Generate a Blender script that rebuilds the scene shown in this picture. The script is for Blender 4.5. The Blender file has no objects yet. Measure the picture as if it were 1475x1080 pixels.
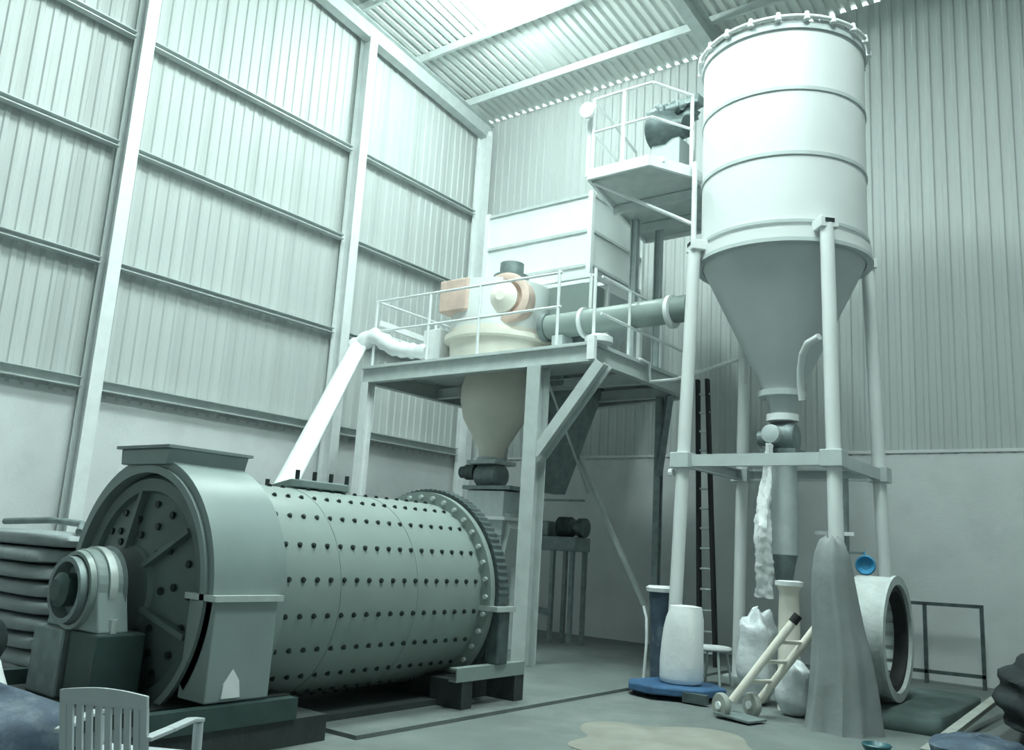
import bpy, math, random
from mathutils import Vector, Matrix
random.seed(7)
scene = bpy.context.scene
COL = scene.collection

# ------------------------------------------------------------------ camera
cam_data = bpy.data.cameras.new('camera')
cam = bpy.data.objects.new('camera', cam_data); COL.objects.link(cam)
YAW, PITCH, ROLL = 0.66033, 0.19611, 0.06021
fwd = Vector((-math.sin(YAW)*math.cos(PITCH), math.cos(YAW)*math.cos(PITCH), math.sin(PITCH)))
rgt = Vector((math.cos(YAW), math.sin(YAW), 0)); up = rgt.cross(fwd)
r2 = math.cos(ROLL)*rgt + math.sin(ROLL)*up
u2 = -math.sin(ROLL)*rgt + math.cos(ROLL)*up
m = Matrix((r2, u2, -fwd)).transposed().to_4x4()
m.translation = Vector((0, 0, 1.6)); cam.matrix_world = m
cam_data.sensor_fit = 'HORIZONTAL'; cam_data.sensor_width = 36
cam_data.lens = 1251.14/1475*36
cam_data.clip_start = 0.05; cam_data.clip_end = 200
scene.camera = cam

# ------------------------------------------------------------------ world, light, exposure
TINT = (0.82, 1.0, 0.96)
world = bpy.data.worlds.new('world'); scene.world = world; world.use_nodes = True
bg = world.node_tree.nodes['Background']
bg.inputs[0].default_value = (*TINT, 1); bg.inputs[1].default_value = 4.0

def area(name, loc, size, power, rot=(0, 0, 0), spread=180):
    d = bpy.data.lights.new(name, 'AREA'); d.shape = 'RECTANGLE'; d.size, d.size_y = size
    d.energy = power; d.color = TINT; d.spread = math.radians(spread)
    o = bpy.data.objects.new(name, d); COL.objects.link(o); o.location = loc; o.rotation_euler = rot
    return o
RIDGE_Y, EAVE_Z, SLOPE = 2.0, 11.75, 0.13
def roof_z(y):
    return EAVE_Z + (15-y)*SLOPE if y >= RIDGE_Y else EAVE_Z + (15-RIDGE_Y)*SLOPE - (RIDGE_Y-y)*SLOPE
# fill light from unseen skylights added to the roof
FILL_SKYLIGHTS = [(-6.6, 6.2, 1.7, 4.2, 430), (-1.4, 6.4, 1.7, 4.2, 310)]
for (sx, sy, sw, sl, pw) in FILL_SKYLIGHTS:
    area('skylight_daylight', (sx, sy, roof_z(sy)-0.34), (sw, sl), pw, (-math.atan(SLOPE), 0, 0))

vs = scene.view_settings
vs.view_transform = 'Standard'; vs.look = 'None'; vs.gamma = 1; vs.exposure = 1.0
vs.use_curve_mapping = False

# ------------------------------------------------------------------ materials
MATS = {}
def mat(name, color, rough=0.6, metal=0.0, var=0.12, scale=6.0, bump=0.0, bscale=40.0, spot=None, spot_scale=3.0, spot_amt=0.5, stretch=None):
    mt = bpy.data.materials.new(name); mt.use_nodes = True
    nt = mt.node_tree; N = nt.nodes; Lk = nt.links
    b = N['Principled BSDF']; b.inputs['Roughness'].default_value = rough; b.inputs['Metallic'].default_value = metal
    tc = N.new('ShaderNodeTexCoord'); mp = N.new('ShaderNodeMapping'); Lk.new(tc.outputs['Object'], mp.inputs[0])
    if stretch: mp.inputs['Scale'].default_value = stretch
    nz = N.new('ShaderNodeTexNoise'); nz.inputs['Scale'].default_value = scale; nz.inputs['Detail'].default_value = 5
    Lk.new(mp.outputs[0], nz.inputs[0])
    rp = N.new('ShaderNodeValToRGB'); Lk.new(nz.outputs[0], rp.inputs[0])
    rp.color_ramp.elements[0].position = 0.3; rp.color_ramp.elements[1].position = 0.7
    rp.color_ramp.elements[0].color = (*[c*(1-var) for c in color], 1)
    rp.color_ramp.elements[1].color = (*[min(1, c*(1+var)) for c in color], 1)
    out = rp.outputs[0]
    if spot:
        n2 = N.new('ShaderNodeTexNoise'); n2.inputs['Scale'].default_value = spot_scale; n2.inputs['Detail'].default_value = 8
        n2.inputs['Roughness'].default_value = 0.65
        Lk.new(mp.outputs[0], n2.inputs[0])
        r3 = N.new('ShaderNodeValToRGB'); Lk.new(n2.outputs[0], r3.inputs[0])
        r3.color_ramp.elements[0].position = 0.52; r3.color_ramp.elements[0].color = (0, 0, 0, 1)
        r3.color_ramp.elements[1].position = 0.72; r3.color_ramp.elements[1].color = (spot_amt,)*3 + (1,)
        mx = N.new('ShaderNodeMix'); mx.data_type = 'RGBA'
        Lk.new(r3.outputs[0], mx.inputs[0]); Lk.new(out, mx.inputs[6]); mx.inputs[7].default_value = (*spot, 1)
        out = mx.outputs[2]
    Lk.new(out, b.inputs['Base Color'])
    if bump:
        n4 = N.new('ShaderNodeTexNoise'); n4.inputs['Scale'].default_value = bscale; n4.inputs['Detail'].default_value = 6
        Lk.new(tc.outputs['Object'], n4.inputs[0])
        bp = N.new('ShaderNodeBump'); bp.inputs['Strength'].default_value = bump; bp.inputs['Distance'].default_value = 0.02
        Lk.new(n4.outputs[0], bp.inputs['Height']); Lk.new(bp.outputs[0], b.inputs['Normal'])
    MATS[name] = mt
    return mt
mat('cladding', (0.52, 0.55, 0.54), 0.5, 0.0, 0.06, 1.2, 0, spot=(0.32, 0.34, 0.33), spot_scale=0.8, spot_amt=0.35, stretch=(3, 3, 0.5))
mat('cladding_back', (0.48, 0.51, 0.50), 0.55, 0.0, 0.06, 1.2, 0, stretch=(3, 3, 0.5))
mat('roof_sheet', (0.66, 0.70, 0.68), 0.5, 0, 0.05, 1.5)
mat('plaster', (0.68, 0.70, 0.70), 0.85, 0, 0.06, 1.5, 0.15, 25, spot=(0.42, 0.45, 0.45), spot_scale=1.2, spot_amt=0.3)
mat('concrete', (0.15, 0.175, 0.17), 0.75, 0, 0.18, 1.1, 0.25, 30, spot=(0.27, 0.29, 0.275), spot_scale=0.7, spot_amt=0.6)
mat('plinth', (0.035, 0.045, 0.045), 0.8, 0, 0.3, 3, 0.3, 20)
mat('white_steel', (0.80, 0.83, 0.83), 0.42, 0, 0.05, 5)
mat('grey_steel', (0.50, 0.56, 0.56), 0.45, 0.1, 0.10, 5)
mat('girt_steel', (0.55, 0.60, 0.59), 0.45, 0.1, 0.08, 5)
mat('dark_steel', (0.09, 0.12, 0.12), 0.5, 0.3, 0.3, 8)
mat('mid_steel', (0.22, 0.27, 0.27), 0.5, 0.3, 0.2, 8)
mat('mill_paint', (0.26, 0.315, 0.295), 0.38, 0, 0.06, 2.0, 0.05, 8, spot=(0.22, 0.30, 0.28), spot_scale=2.5, spot_amt=0.35)
mat('guard_paint', (0.25, 0.305, 0.295), 0.38, 0, 0.06, 2.0, spot=(0.20, 0.28, 0.26), spot_scale=3, spot_amt=0.4)
mat('head_paint', (0.115, 0.155, 0.148), 0.45, 0, 0.12, 3)
mat('green_paint', (0.035, 0.065, 0.06), 0.45, 0, 0.2, 4)
mat('bolt_dark', (0.03, 0.045, 0.045), 0.5, 0.4, 0.3, 10)
mat('bolt_light', (0.55, 0.60, 0.58), 0.4, 0.3, 0.1, 10)
mat('silo_paint', (0.73, 0.755, 0.75), 0.42, 0, 0.03, 1.2, 0.04, 4, spot=(0.62, 0.66, 0.66), spot_scale=1.5, spot_amt=0.25)
mat('silo_band', (0.52, 0.57, 0.57), 0.45, 0, 0.05, 4)
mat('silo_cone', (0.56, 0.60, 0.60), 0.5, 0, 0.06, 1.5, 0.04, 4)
mat('cream', (0.80, 0.76, 0.68), 0.5, 0, 0.05, 3)
mat('orange', (0.66, 0.50, 0.43), 0.5, 0, 0.15, 4)
mat('bin_paint', (0.78, 0.82, 0.81), 0.5, 0, 0.04, 2)
mat('white_plastic', (0.50, 0.54, 0.56), 0.4, 0, 0.04, 5)
mat('white_wrap', (0.86, 0.88, 0.88), 0.55, 0, 0.04, 6, 0.5, 8)
mat('white_bag', (0.84, 0.86, 0.86), 0.55, 0, 0.04, 4, 0.3, 10)
mat('woven_sack', (0.33, 0.37, 0.375), 0.6, 0, 0.10, 5, 0.4, 14)
mat('grey_sheet', (0.24, 0.265, 0.265), 0.8, 0, 0.12, 3, 0.4, 9)
mat('film', (0.62, 0.66, 0.68), 0.25, 0, 0.10, 8, 0.5, 14)
mat('blue', (0.05, 0.13, 0.26), 0.45, 0, 0.2, 5)
mat('blue_bright', (0.06, 0.30, 0.52), 0.4, 0, 0.12, 5)
mat('blue_cloth', (0.055, 0.085, 0.125), 0.7, 0, 0.25, 6, 0.4, 10, spot=(0.30, 0.35, 0.38), spot_scale=4, spot_amt=0.45)
mat('dark_cloth', (0.02, 0.028, 0.03), 0.85, 0, 0.4, 5, 0.4, 10)
mat('green_slab', (0.06, 0.09, 0.085), 0.8, 0, 0.25, 3, 0.3, 14)
mat('pale_ring', (0.50, 0.54, 0.53), 0.7, 0, 0.14, 6, 0.3, 20)
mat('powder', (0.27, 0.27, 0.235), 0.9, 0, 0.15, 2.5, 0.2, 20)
mat('rubber', (0.012, 0.013, 0.014), 0.7, 0, 0.3, 6)
mat('timber', (0.34, 0.36, 0.33), 0.7, 0, 0.15, 6)
mat('teal', (0.02, 0.10, 0.12), 0.4, 0, 0.2, 6)
def emat(name, color, strength):
    mt = bpy.data.materials.new(name); mt.use_nodes = True
    b = mt.node_tree.nodes['Principled BSDF']
    b.inputs['Base Color'].default_value = (0.8, 0.85, 0.84, 1); b.inputs['Emission Color'].default_value = (*color, 1)
    b.inputs['Emission Strength'].default_value = strength
    nz = mt.node_tree.nodes.new('ShaderNodeTexNoise'); nz.inputs['Scale'].default_value = 3
    mr = mt.node_tree.nodes.new('ShaderNodeMapRange'); mr.inputs[3].default_value = strength*0.9; mr.inputs[4].default_value = strength*1.1
    mt.node_tree.links.new(nz.outputs[0], mr.inputs[0]); mt.node_tree.links.new(mr.outputs[0], b.inputs['Emission Strength'])
    MATS[name] = mt
emat('skylight', TINT, 9.0)  # pane glow of the added, unseen roof skylights
emat('lamp_glass', TINT, 180.0)

# ------------------------------------------------------------------ mesh helpers
WL = {}      # world location of every object built
class MB:
    def __init__(s): s.v = []; s.f = []
    def add(s, vs_, fs):
        n = len(s.v); s.v += [Vector(p) for p in vs_]; s.f += [tuple(i+n for i in f) for f in fs]; return s
    def box(s, a, b):
        x0, y0, z0 = a; x1, y1, z1 = b
        return s.add([(x0,y0,z0),(x1,y0,z0),(x1,y1,z0),(x0,y1,z0),(x0,y0,z1),(x1,y0,z1),(x1,y1,z1),(x0,y1,z1)],
                     [(3,2,1,0),(4,5,6,7),(0,1,5,4),(1,2,6,5),(2,3,7,6),(3,0,4,7)])
    def prism(s, poly, vec):
        # polygon (list of 3D points) extruded by vec
        n = len(poly); vec = Vector(vec); P = [Vector(p) for p in poly]
        fs = [tuple(range(n))[::-1], tuple(range(n, 2*n))] + [(i, (i+1) % n, (i+1) % n+n, i+n) for i in range(n)]
        return s.add(P + [p+vec for p in P], fs)
    @staticmethod
    def frame(d, upv=None):
        d = Vector(d).normalized(); upv = Vector(upv) if upv else (Vector((0, 0, 1)) if abs(d.z) < 0.95 else Vector((0, 1, 0)))
        a = d.cross(upv).normalized(); b = a.cross(d).normalized(); return d, a, b
    def bar(s, p, q, w, h, upv=None):
        p, q = Vector(p), Vector(q); d, a, b = s.frame(q-p, upv)
        c = [a*w/2*i + b*h/2*j for i, j in ((-1,-1),(1,-1),(1,1),(-1,1))]
        return s.add([p+k for k in c]+[q+k for k in c], [(3,2,1,0),(4,5,6,7),(0,1,5,4),(1,2,6,5),(2,3,7,6),(3,0,4,7)])
    def ibeam(s, p, q, w, h, t=0.02, upv=None):
        p, q = Vector(p), Vector(q); d, a, b = s.frame(q-p, upv)
        for off in (h/2-t/2, -h/2+t/2): s.bar(p+b*off, q+b*off, w, t, upv)
        return s.bar(p, q, t, h-2*t, upv)
    def channel(s, p, q, w, h, t=0.02, upv=None, side=1):
        p, q = Vector(p), Vector(q); d, a, b = s.frame(q-p, upv)
        for off in (h/2-t/2, -h/2+t/2): s.bar(p+b*off, q+b*off, w, t, upv)
        o = a*side*(w/2-t/2)
        return s.bar(p+o, q+o, t, h-2*t, upv)
    def cyl(s, p, q, r0, r1=None, n=16, caps=True, a0=0):
        r1 = r0 if r1 is None else r1
        p, q = Vector(p), Vector(q); d, a, b = s.frame(q-p)
        ring = lambda c, r: [c + (a*math.cos(a0+2*math.pi*i/n) + b*math.sin(a0+2*math.pi*i/n))*r for i in range(n)]
        fs = [(i, (i+1) % n, (i+1) % n+n, i+n) for i in range(n)]
        if caps: fs += [tuple(range(n))[::-1], tuple(range(n, 2*n))]
        return s.add(ring(p, r0)+ring(q, r1), fs)
    def lathe(s, o, d, prof, n=48, closed=False):
        # profile of (axial, radius) about axis o + d*t
        o = Vector(o); d, a, b = s.frame(d); k = len(prof); vv = []
        for t, r in prof:
            for i in range(n):
                g = 2*math.pi*i/n; vv.append(o + d*t + (a*math.cos(g)+b*math.sin(g))*r)
        fs = []
        for j in range(k if closed else k-1):
            j2 = (j+1) % k
            fs += [(j*n+i, j*n+(i+1) % n, j2*n+(i+1) % n, j2*n+i) for i in range(n)]
        if not closed:
            fs += [tuple(range(n))[::-1], tuple(range((k-1)*n, k*n))]
        return s.add(vv, fs)
    def tube(s, pts, r, n=10, rs=None, caps=True):
        P = [Vector(p) for p in pts]; k = len(P); vv = []; fs = []
        pa = None
        for i, p in enumerate(P):
            d = (P[min(i+1, k-1)] - P[max(i-1, 0)]).normalized()
            if pa is None: _, a, b = s.frame(d)
            else:
                a = (pa - d*pa.dot(d)).normalized(); b = a.cross(d)
            pa = a; rr = rs[i] if rs else r
            vv += [p + (a*math.cos(2*math.pi*j/n)+b*math.sin(2*math.pi*j/n))*rr for j in range(n)]
        for i in range(k-1):
            fs += [(i*n+j, i*n+(j+1) % n, (i+1)*n+(j+1) % n, (i+1)*n+j) for j in range(n)]
        if caps: fs += [tuple(range(n))[::-1], tuple(range((k-1)*n, k*n))]
        return s.add(vv, fs)
    def build(s, name, mname, parent=None, smooth=None, bevel=0, subsurf=0, origin=None):
        lo = Vector([min(p[i] for p in s.v) for i in range(3)]); hi = Vector([max(p[i] for p in s.v) for i in range(3)])
        c = (lo+hi)/2
        if parent is None: c.z = lo.z
        if origin is not None: c = Vector(origin)
        me = bpy.data.meshes.new(name); me.from_pydata([tuple(p-c) for p in s.v], [], s.f)
        me.update()
        import bmesh
        bm = bmesh.new(); bm.from_mesh(me); bmesh.ops.recalc_face_normals(bm, faces=bm.faces); bm.to_mesh(me); bm.free()
        if smooth is not None:
            for pl in me.polygons: pl.use_smooth = True
            me.set_sharp_from_angle(angle=math.radians(smooth))
        me.materials.append(MATS[mname])
        o = bpy.data.objects.new(name, me); COL.objects.link(o)
        place(o, c, parent)
        if bevel:
            bv = o.modifiers.new('bevel', 'BEVEL'); bv.width = bevel; bv.segments = 2; bv.limit_method = 'ANGLE'; bv.angle_limit = math.radians(40)
        if subsurf:
            sb = o.modifiers.new('subsurf', 'SUBSURF'); sb.levels = subsurf; sb.render_levels = subsurf
        return o
def place(o, c, parent=None):
    c = Vector(c); WL[o.name] = c
    if parent is not None:
        o.parent = parent; o.location = c - WL[parent.name]
    else: o.location = c
def inst(src, name, c, parent=None, rot=None, scale=None):
    o = src.copy(); o.name = name; COL.objects.link(o); place(o, c, parent)
    if rot is not None: o.rotation_euler = rot
    if scale is not None: o.scale = scale
    return o
def tag(o, label, cat, group=None, kind=None):
    o['label'] = label; o['category'] = cat
    if group: o['group'] = group
    if kind: o['kind'] = kind
    return o
def thing(name, loc, label, cat, group=None):
    o = bpy.data.objects.new(name, None); COL.objects.link(o); o.empty_display_size = 0.2
    place(o, loc); return tag(o, label, cat, group)
def lump(a, b, seed, amp=0.12, nu=18, nv=12, flat=0.55, freq=3.0):
    # soft heap / sack between two corners: squashed superellipsoid with folds
    rnd = random.Random(seed); ph = [rnd.uniform(0, 6.28) for _ in range(8)]
    c = [(a[i]+b[i])/2 for i in range(3)]; h = [(b[i]-a[i])/2 for i in range(3)]
    mb = MB(); vv = []; fs = []
    sg = lambda t, e: math.copysign(abs(t)**e, t)
    for j in range(nv+1):
        v = -math.pi/2 + math.pi*j/nv
        for i in range(nu):
            u = 2*math.pi*i/nu
            k = 1 + amp*(math.sin(freq*u+ph[0]+2*v)*0.5 + math.sin(2*freq*v+ph[1]+u)*0.5 + 0.4*math.sin(5*u+ph[2])*math.cos(v))
            x = sg(math.cos(v), flat)*sg(math.cos(u), flat)*k
            y = sg(math.cos(v), flat)*sg(math.sin(u), flat)*k
            z = sg(math.sin(v), flat)*(k if v > 0 else 1)
            vv.append((c[0]+h[0]*x, c[1]+h[1]*y, c[2]+h[2]*z))
    for j in range(nv):
        fs += [(j*nu+i, j*nu+(i+1) % nu, (j+1)*nu+(i+1) % nu, (j+1)*nu+i) for i in range(nu)]
    return mb.add(vv, fs)

# ------------------------------------------------------------------ the building
LX, BY, RX, FY = -12.9, 15.0, 7.1, -7.0     # left, back, right and front wall planes
MH = 3.5                                    # masonry height
fl = MB().box((LX-0.2, FY-0.2, -0.3), (RX+0.2, BY+0.2, 0)).build('floor', 'concrete')
tag(fl, 'dusty grey concrete factory floor', 'floor', kind='structure')
MB().box((LX, 5.25, 0), (-5.45, 12.9, 0.035)).build('slab', 'concrete', fl)

def sheet_mesh(name, width, length, pitch, depth, mname):
    # trapezoid profile across local x, sheet runs along local z, ribs stand out along -y
    xs = []; n = int(round(width/pitch))
    for i in range(n):
        b = i*pitch
        xs += [(b, 0), (b+pitch*0.50, 0), (b+pitch*0.60, -depth), (b+pitch*0.90, -depth)]
    xs.append((width, 0))
    mb = MB(); k = len(xs)
    mb.add([(x, y, 0) for x, y in xs]+[(x, y, length) for x, y in xs], [(i, i+1, i+1+k, i+k) for i in range(k-1)])
    return mb.build(name, mname, None, origin=(0, 0, 0))

def masonry(name, a, b, label):
    o = MB().box(a, b).build(name, 'plaster'); tag(o, label, 'wall', kind='structure'); return o
wl = masonry('wall_left', (LX-0.25, FY, 0), (LX, BY+0.25, MH), 'pale plastered wall with ribbed cladding above, behind the mill')
wb = masonry('wall_back', (LX, BY, 0), (RX, BY+0.25, MH), 'grey plastered wall with ribbed cladding behind the silo')
wr = masonry('wall_right', (RX, FY, 0), (RX+0.25, BY+0.25, MH), 'plastered wall with ribbed cladding on the unseen right side')
wf = masonry('wall_front', (LX, FY-0.25, 0), (RX, FY, MH), 'plastered wall with ribbed cladding behind the camera')

# left wall sheets: local x -> world y, ribs towards the room (+x)
base = sheet_mesh('cladding_sheet', 1.0, 1.0, 0.2, 0.022, 'cladding')
first = True
def put_sheet(loc, rotz, height, parent, mesh_obj):
    global first
    o = mesh_obj if first else inst(mesh_obj, 'cladding_sheet', loc)
    first = False
    place(o, loc, parent); o.rotation_euler = (0, 0, rotz); o.scale = (1, 1, height)
for i in range(22):
    y = FY + i
    put_sheet((LX-0.02, y, MH-0.05), math.pi/2, min(roof_z(y), roof_z(y+1)) - MH + 0.05, wl, base)
base2 = sheet_mesh('cladding_sheet', 1.0, 1.0, 0.2, 0.02, 'cladding_back'); first = True
for i in range(20):
    put_sheet((LX+i, BY+0.02, MH-0.05), 0, EAVE_Z-MH+0.05, wb, base2)
for i in range(22):
    y = FY + i
    put_sheet((RX+0.02, y+1, MH-0.05), -math.pi/2, min(roof_z(y), roof_z(y+1)) - MH + 0.05, wr, base2)
for i in range(20):
    put_sheet((LX+i+1, FY-0.02, MH-0.05), math.pi, roof_z(FY)-MH+0.05, wf, base2)

# roof: ribbed sheets, open at the eave so daylight shows in the ribs
ceil = MB().box((LX-0.2, RIDGE_Y-0.15, roof_z(RIDGE_Y)-0.03), (RX+0.2, RIDGE_Y+0.15, roof_z(RIDGE_Y)-0.01)).build('ceiling', 'roof_sheet')
tag(ceil, 'sloping ribbed sheet roof over the hall', 'ceiling', kind='structure')
ang = math.atan(SLOPE); slen = (BY+0.05-RIDGE_Y)/math.cos(ang)
rs = sheet_mesh('roof_sheet', 1.0, 1.0, 0.2, -0.05, 'roof_sheet')
def sky_spans(x0):
    for k, (sx, sy, sw, sl, pw) in enumerate(FILL_SKYLIGHTS):
        if x0+0.5 > sx-sw/2-0.15 and x0+0.5 < sx+sw/2+0.15: return (sy-sl/2, sy+sl/2)
    return None
def roof_piece(x0, ya, yb):
    # from higher y (eave) ya down-slope to yb; local z runs along the slope
    global rs_used
    o = rs if not rs_used else inst(rs, 'roof_sheet', (0, 0, 0))
    rs_used = True
    rising = yb < ya and ya > RIDGE_Y
    L = abs(ya-yb)/math.cos(ang)
    place(o, (x0, ya, roof_z(ya)), ceil)
    # tilt local z towards -y and up; ribs (-y local) then point up
    o.rotation_euler = (math.pi/2 - ang, 0, 0); o.scale = (1, 1, L)
rs_used = False
for i in range(20):
    x0 = LX + i; sp = sky_spans(x0)
    if sp:
        roof_piece(x0, BY+0.05, sp[1]); roof_piece(x0, sp[0], RIDGE_Y)
    else: roof_piece(x0, BY+0.05, RIDGE_Y)
    o = inst(rs, 'roof_sheet', (x0, RIDGE_Y, roof_z(RIDGE_Y)), ceil); o.rotation_euler = (math.pi/2+ang, 0, 0); o.scale = (1, 1, (RIDGE_Y-FY+0.1)/math.cos(ang))
# translucent skylight sheets added out of view for fill light
for k, (sx, sy, sw, sl, pw) in enumerate(FILL_SKYLIGHTS):
    xs = [LX+i for i in range(20) if sx-sw/2-0.15 < LX+i+0.5 < sx+sw/2+0.15]
    xa, xb = xs[0], xs[-1]+1
    ya, yb = sy-sl/2, sy+sl/2
    fr = MB()
    for (p, q) in (((xa, ya), (xb, ya)), ((xa, yb), (xb, yb)), ((xa, ya), (xa, yb)), ((xb, ya), (xb, yb))):
        fr.bar((p[0], p[1], roof_z(p[1])-0.02), (q[0], q[1], roof_z(q[1])-0.02), 0.06, 0.06)
    w = fr.build('window_%d' % (k+1), 'white_steel')
    tag(w, ['translucent skylight over the ball mill, above the frame',
            'translucent skylight over the silo side, above the frame'][k], 'skylight', kind='structure')
    for x in xs:
        pb = MB().prism([(x+0.03, ya+0.03, roof_z(ya)), (x+0.97, ya+0.03, roof_z(ya)), (x+0.97, yb-0.03, roof_z(yb)), (x+0.03, yb-0.03, roof_z(yb))], (0, 0, 0.02))
        pb.build('pane', 'skylight', w)
# purlins (along x) and portal rafters (along y)
for y in (14.0, 12.28, 10.5, 8.7, 6.9, 5.1, 3.3):
    z = roof_z(y)-0.10
    MB().channel((LX, y, z), (RX, y, z), 0.07, 0.17, 0.015).build('purlin', 'girt_steel', ceil)
for x in (LX+0.22, -6.6, -0.3, 6.6):
    p, q = (x, BY-0.1, roof_z(BY-0.1)-0.38), (x, RIDGE_Y, roof_z(RIDGE_Y)-0.38)
    MB().ibeam(p, q, 0.22, 0.40, 0.02).build('rafter', 'girt_steel', ceil)
    q2 = (x, FY+0.1, roof_z(FY)-0.38)
    MB().ibeam(q, q2, 0.22, 0.40, 0.02).build('rafter', 'girt_steel', ceil)
# left wall posts and girts
for y in (14.72, 10.85, 6.22, 1.6, -3.0):
    top = roof_z(y)-0.55
    MB().ibeam((LX+0.22, y, 0), (LX+0.22, y, top), 0.20, 0.30, 0.022, (1, 0, 0)).build('column', 'white_steel', wl)
    MB().box((LX+0.04, y-0.17, 0), (LX+0.42, y+0.17, 0.03)).build('base_plate', 'grey_steel', wl)
ycols = [-7, -3.0, 1.6, 6.22, 10.85, 14.72]
for a, b in zip(ycols[:-1], ycols[1:]):
    for z in (3.62, 5.5, 7.4, 9.28):
        MB().channel((LX+0.11, a+0.11, z), (LX+0.11, b-0.11, z), 0.14, 0.16 if z < 4 else 0.10, 0.016, side=-1).build('girt', 'girt_steel', wl)
for z in (5.5, 7.4, 9.28):
    MB().channel((LX+0.3, BY+0.10, z), (RX, BY+0.10, z), 0.07, 0.10, 0.015).build('girt', 'girt_steel', wb)
MB().box((LX+0.3, BY-0.02, MH-0.02), (RX, BY+0.03, MH+0.03)).build('ledge', 'plaster', wb)
# white downpipe stub at the corner
MB().tube([(LX+0.25, 14.86, 11.42), (LX+0.25, 14.86, 11.0)], 0.06).build('lamp_tube', 'white_wrap', wl)

# globe lamp hanging from the roof over the platform
LP = Vector((-9.6, 11.15, 11.62))
hl = thing('globe_lamp', (LP.x, LP.y, 11.4), 'glaring white globe lamp hanging close under the ribbed roof', 'lamp')
MB().lathe(LP+Vector((0, 0, -0.21)), (0, 0, 1), [(0.0, 0.02), (0.02, 0.10), (0.08, 0.17), (0.16, 0.21), (0.24, 0.215), (0.32, 0.18), (0.38, 0.12), (0.40, 0.08)], 32).build('globe', 'lamp_glass', hl, smooth=60)
MB().lathe(LP+Vector((0, 0, 0.18)), (0, 0, 1), [(0, 0.09), (0.08, 0.09), (0.12, 0.04)], 24).build('lamp_cap', 'grey_steel', hl, smooth=40)
MB().cyl(LP+Vector((0, 0, 0.28)), (LP.x, LP.y, roof_z(LP.y)-0.0), 0.015, 0.015, 10).build('stem', 'grey_steel', hl, smooth=40)

# ------------------------------------------------------------------ ball mill
XC, ZC, R = -6.78, 1.09, 0.945
AX = lambda y, ang_=0, r=0: Vector((XC + r*math.cos(ang_), y, ZC + r*math.sin(ang_)))
mill = thing('ball_mill', (XC, 5.8, 0), 'large grey green ball mill drum studded with bolts, lying on the floor', 'mill')
Y0, Y1 = 4.3, 7.22
shell = MB().lathe((XC, Y0, ZC), (0, 1, 0), [(0, R), (Y1-Y0, R)], 72).build('shell', 'mill_paint', mill, smooth=40)
for y in (5.3, 6.27):
    MB().lathe((XC, y-0.012, ZC), (0, 1, 0), [(0, R-0.02), (0, R+0.004), (0.024, R+0.004), (0.024, R-0.02)], 72, closed=True).build('weld_seam', 'mill_paint', shell, smooth=40)
def bolt_obj(name, r, h, mname, parent, c, direction, head=0.6):
    mb = MB(); d = Vector(direction)
    mb.cyl((0, 0, 0), d*h*0.35, r, r, 8); mb.cyl(d*h*0.35, d*h, r*head, r*head*0.9, 6)
    return mb
NB, NR = 17, 20
rest = MB()
protos = {}
for k in range(NR):
    g = math.radians(9 + 18*k)
    d = Vector((math.cos(g), 0, math.sin(g)))
    facing = -50 < ((math.degrees(g)+180) % 360)-180 < 130
    pm = None
    for j in range(NB):
        y = Y0 + 0.42 + j*(Y1-Y0-0.52)/(NB-1)
        c = AX(y, g, R)
        if facing:
            if pm is None:
                pm = MB(); pm.cyl(d*-0.004, d*0.008, 0.024, 0.024, 8); pm.cyl(d*0.008, d*0.022, 0.017, 0.016, 6)
                pm.v = [p+c for p in pm.v]
                pm = pm.build('bolt', 'bolt_dark', shell, origin=c)
            else: inst(pm, 'bolt', c, shell)
        else:
            rest.cyl(c, c+d*0.02, 0.024, 0.02, 6)
ro = rest.build('bolt_rows', 'bolt_dark', shell); ro['kind'] = 'stuff'
# far flange with light bolts and the dark girth ring
fg = MB().lathe((XC, Y1, ZC), (0, 1, 0), [(0, R-0.02), (0, 1.07), (0.07, 1.07), (0.07, R-0.02)], 72, closed=True).build('flange', 'mill_paint', mill, smooth=40)
fb = None
for k in range(36):
    g = 2*math.pi*k/36; c = AX(Y1-0.001, g, 1.01)
    if fb is None: fb = MB().cyl(c, c+Vector((0, -0.035, 0)), 0.026, 0.024, 8).build('bolt', 'bolt_light', fg, origin=c)
    else: inst(fb, 'bolt', c, fg)
gear = MB(); nt_ = 96; prof = []
for i in range(nt_*2):
    g = math.pi*i/nt_; rr = 1.112 if i % 2 else 1.098
    prof.append(AX(Y1+0.09, g, rr))
gear.prism(prof, (0, 0.16, 0))
gear.build('girth_gear', 'dark_steel', mill)
MB().lathe((XC, Y1+0.25, ZC), (0, 1, 0), [(0, 1.02), (0.12, 0.9), (0.25, 0.40), (0.30, 0.3), (0.72, 0.3), (0.72, 0.2)], 48).build('discharge_head', 'head_paint', mill, smooth=35)
# manhole saddle on top of the shell
mh = MB(); pts = []
gm = math.radians(101)
top = AX(0, gm, R+0.03)
mh.prism([AX(5.35+0.75*t, gm-w, R+0.02) for t, w in ((0, -0.22), (0.12, -0.3), (0.88, -0.3), (1, -0.22), (1, 0.22), (0.88, 0.3), (0.12, 0.3), (0, 0.22))], (0, 0, 0.075))
mho = mh.build('manhole_cover', 'guard_paint', mill, bevel=0.012)
mb0 = None
for t in (0.08, 0.36, 0.64, 0.92):
    for w in (-0.24, 0.24):
        c = AX(5.35+0.75*t, gm-w, R+0.02)+Vector((0, 0, 0.07))
        if mb0 is None: mb0 = MB().cyl(c, c+Vector((0, 0, 0.09)), 0.022, 0.022, 8).build('bolt', 'bolt_dark', mho, origin=c)
        else: inst(mb0, 'bolt', c, mho)
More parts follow.
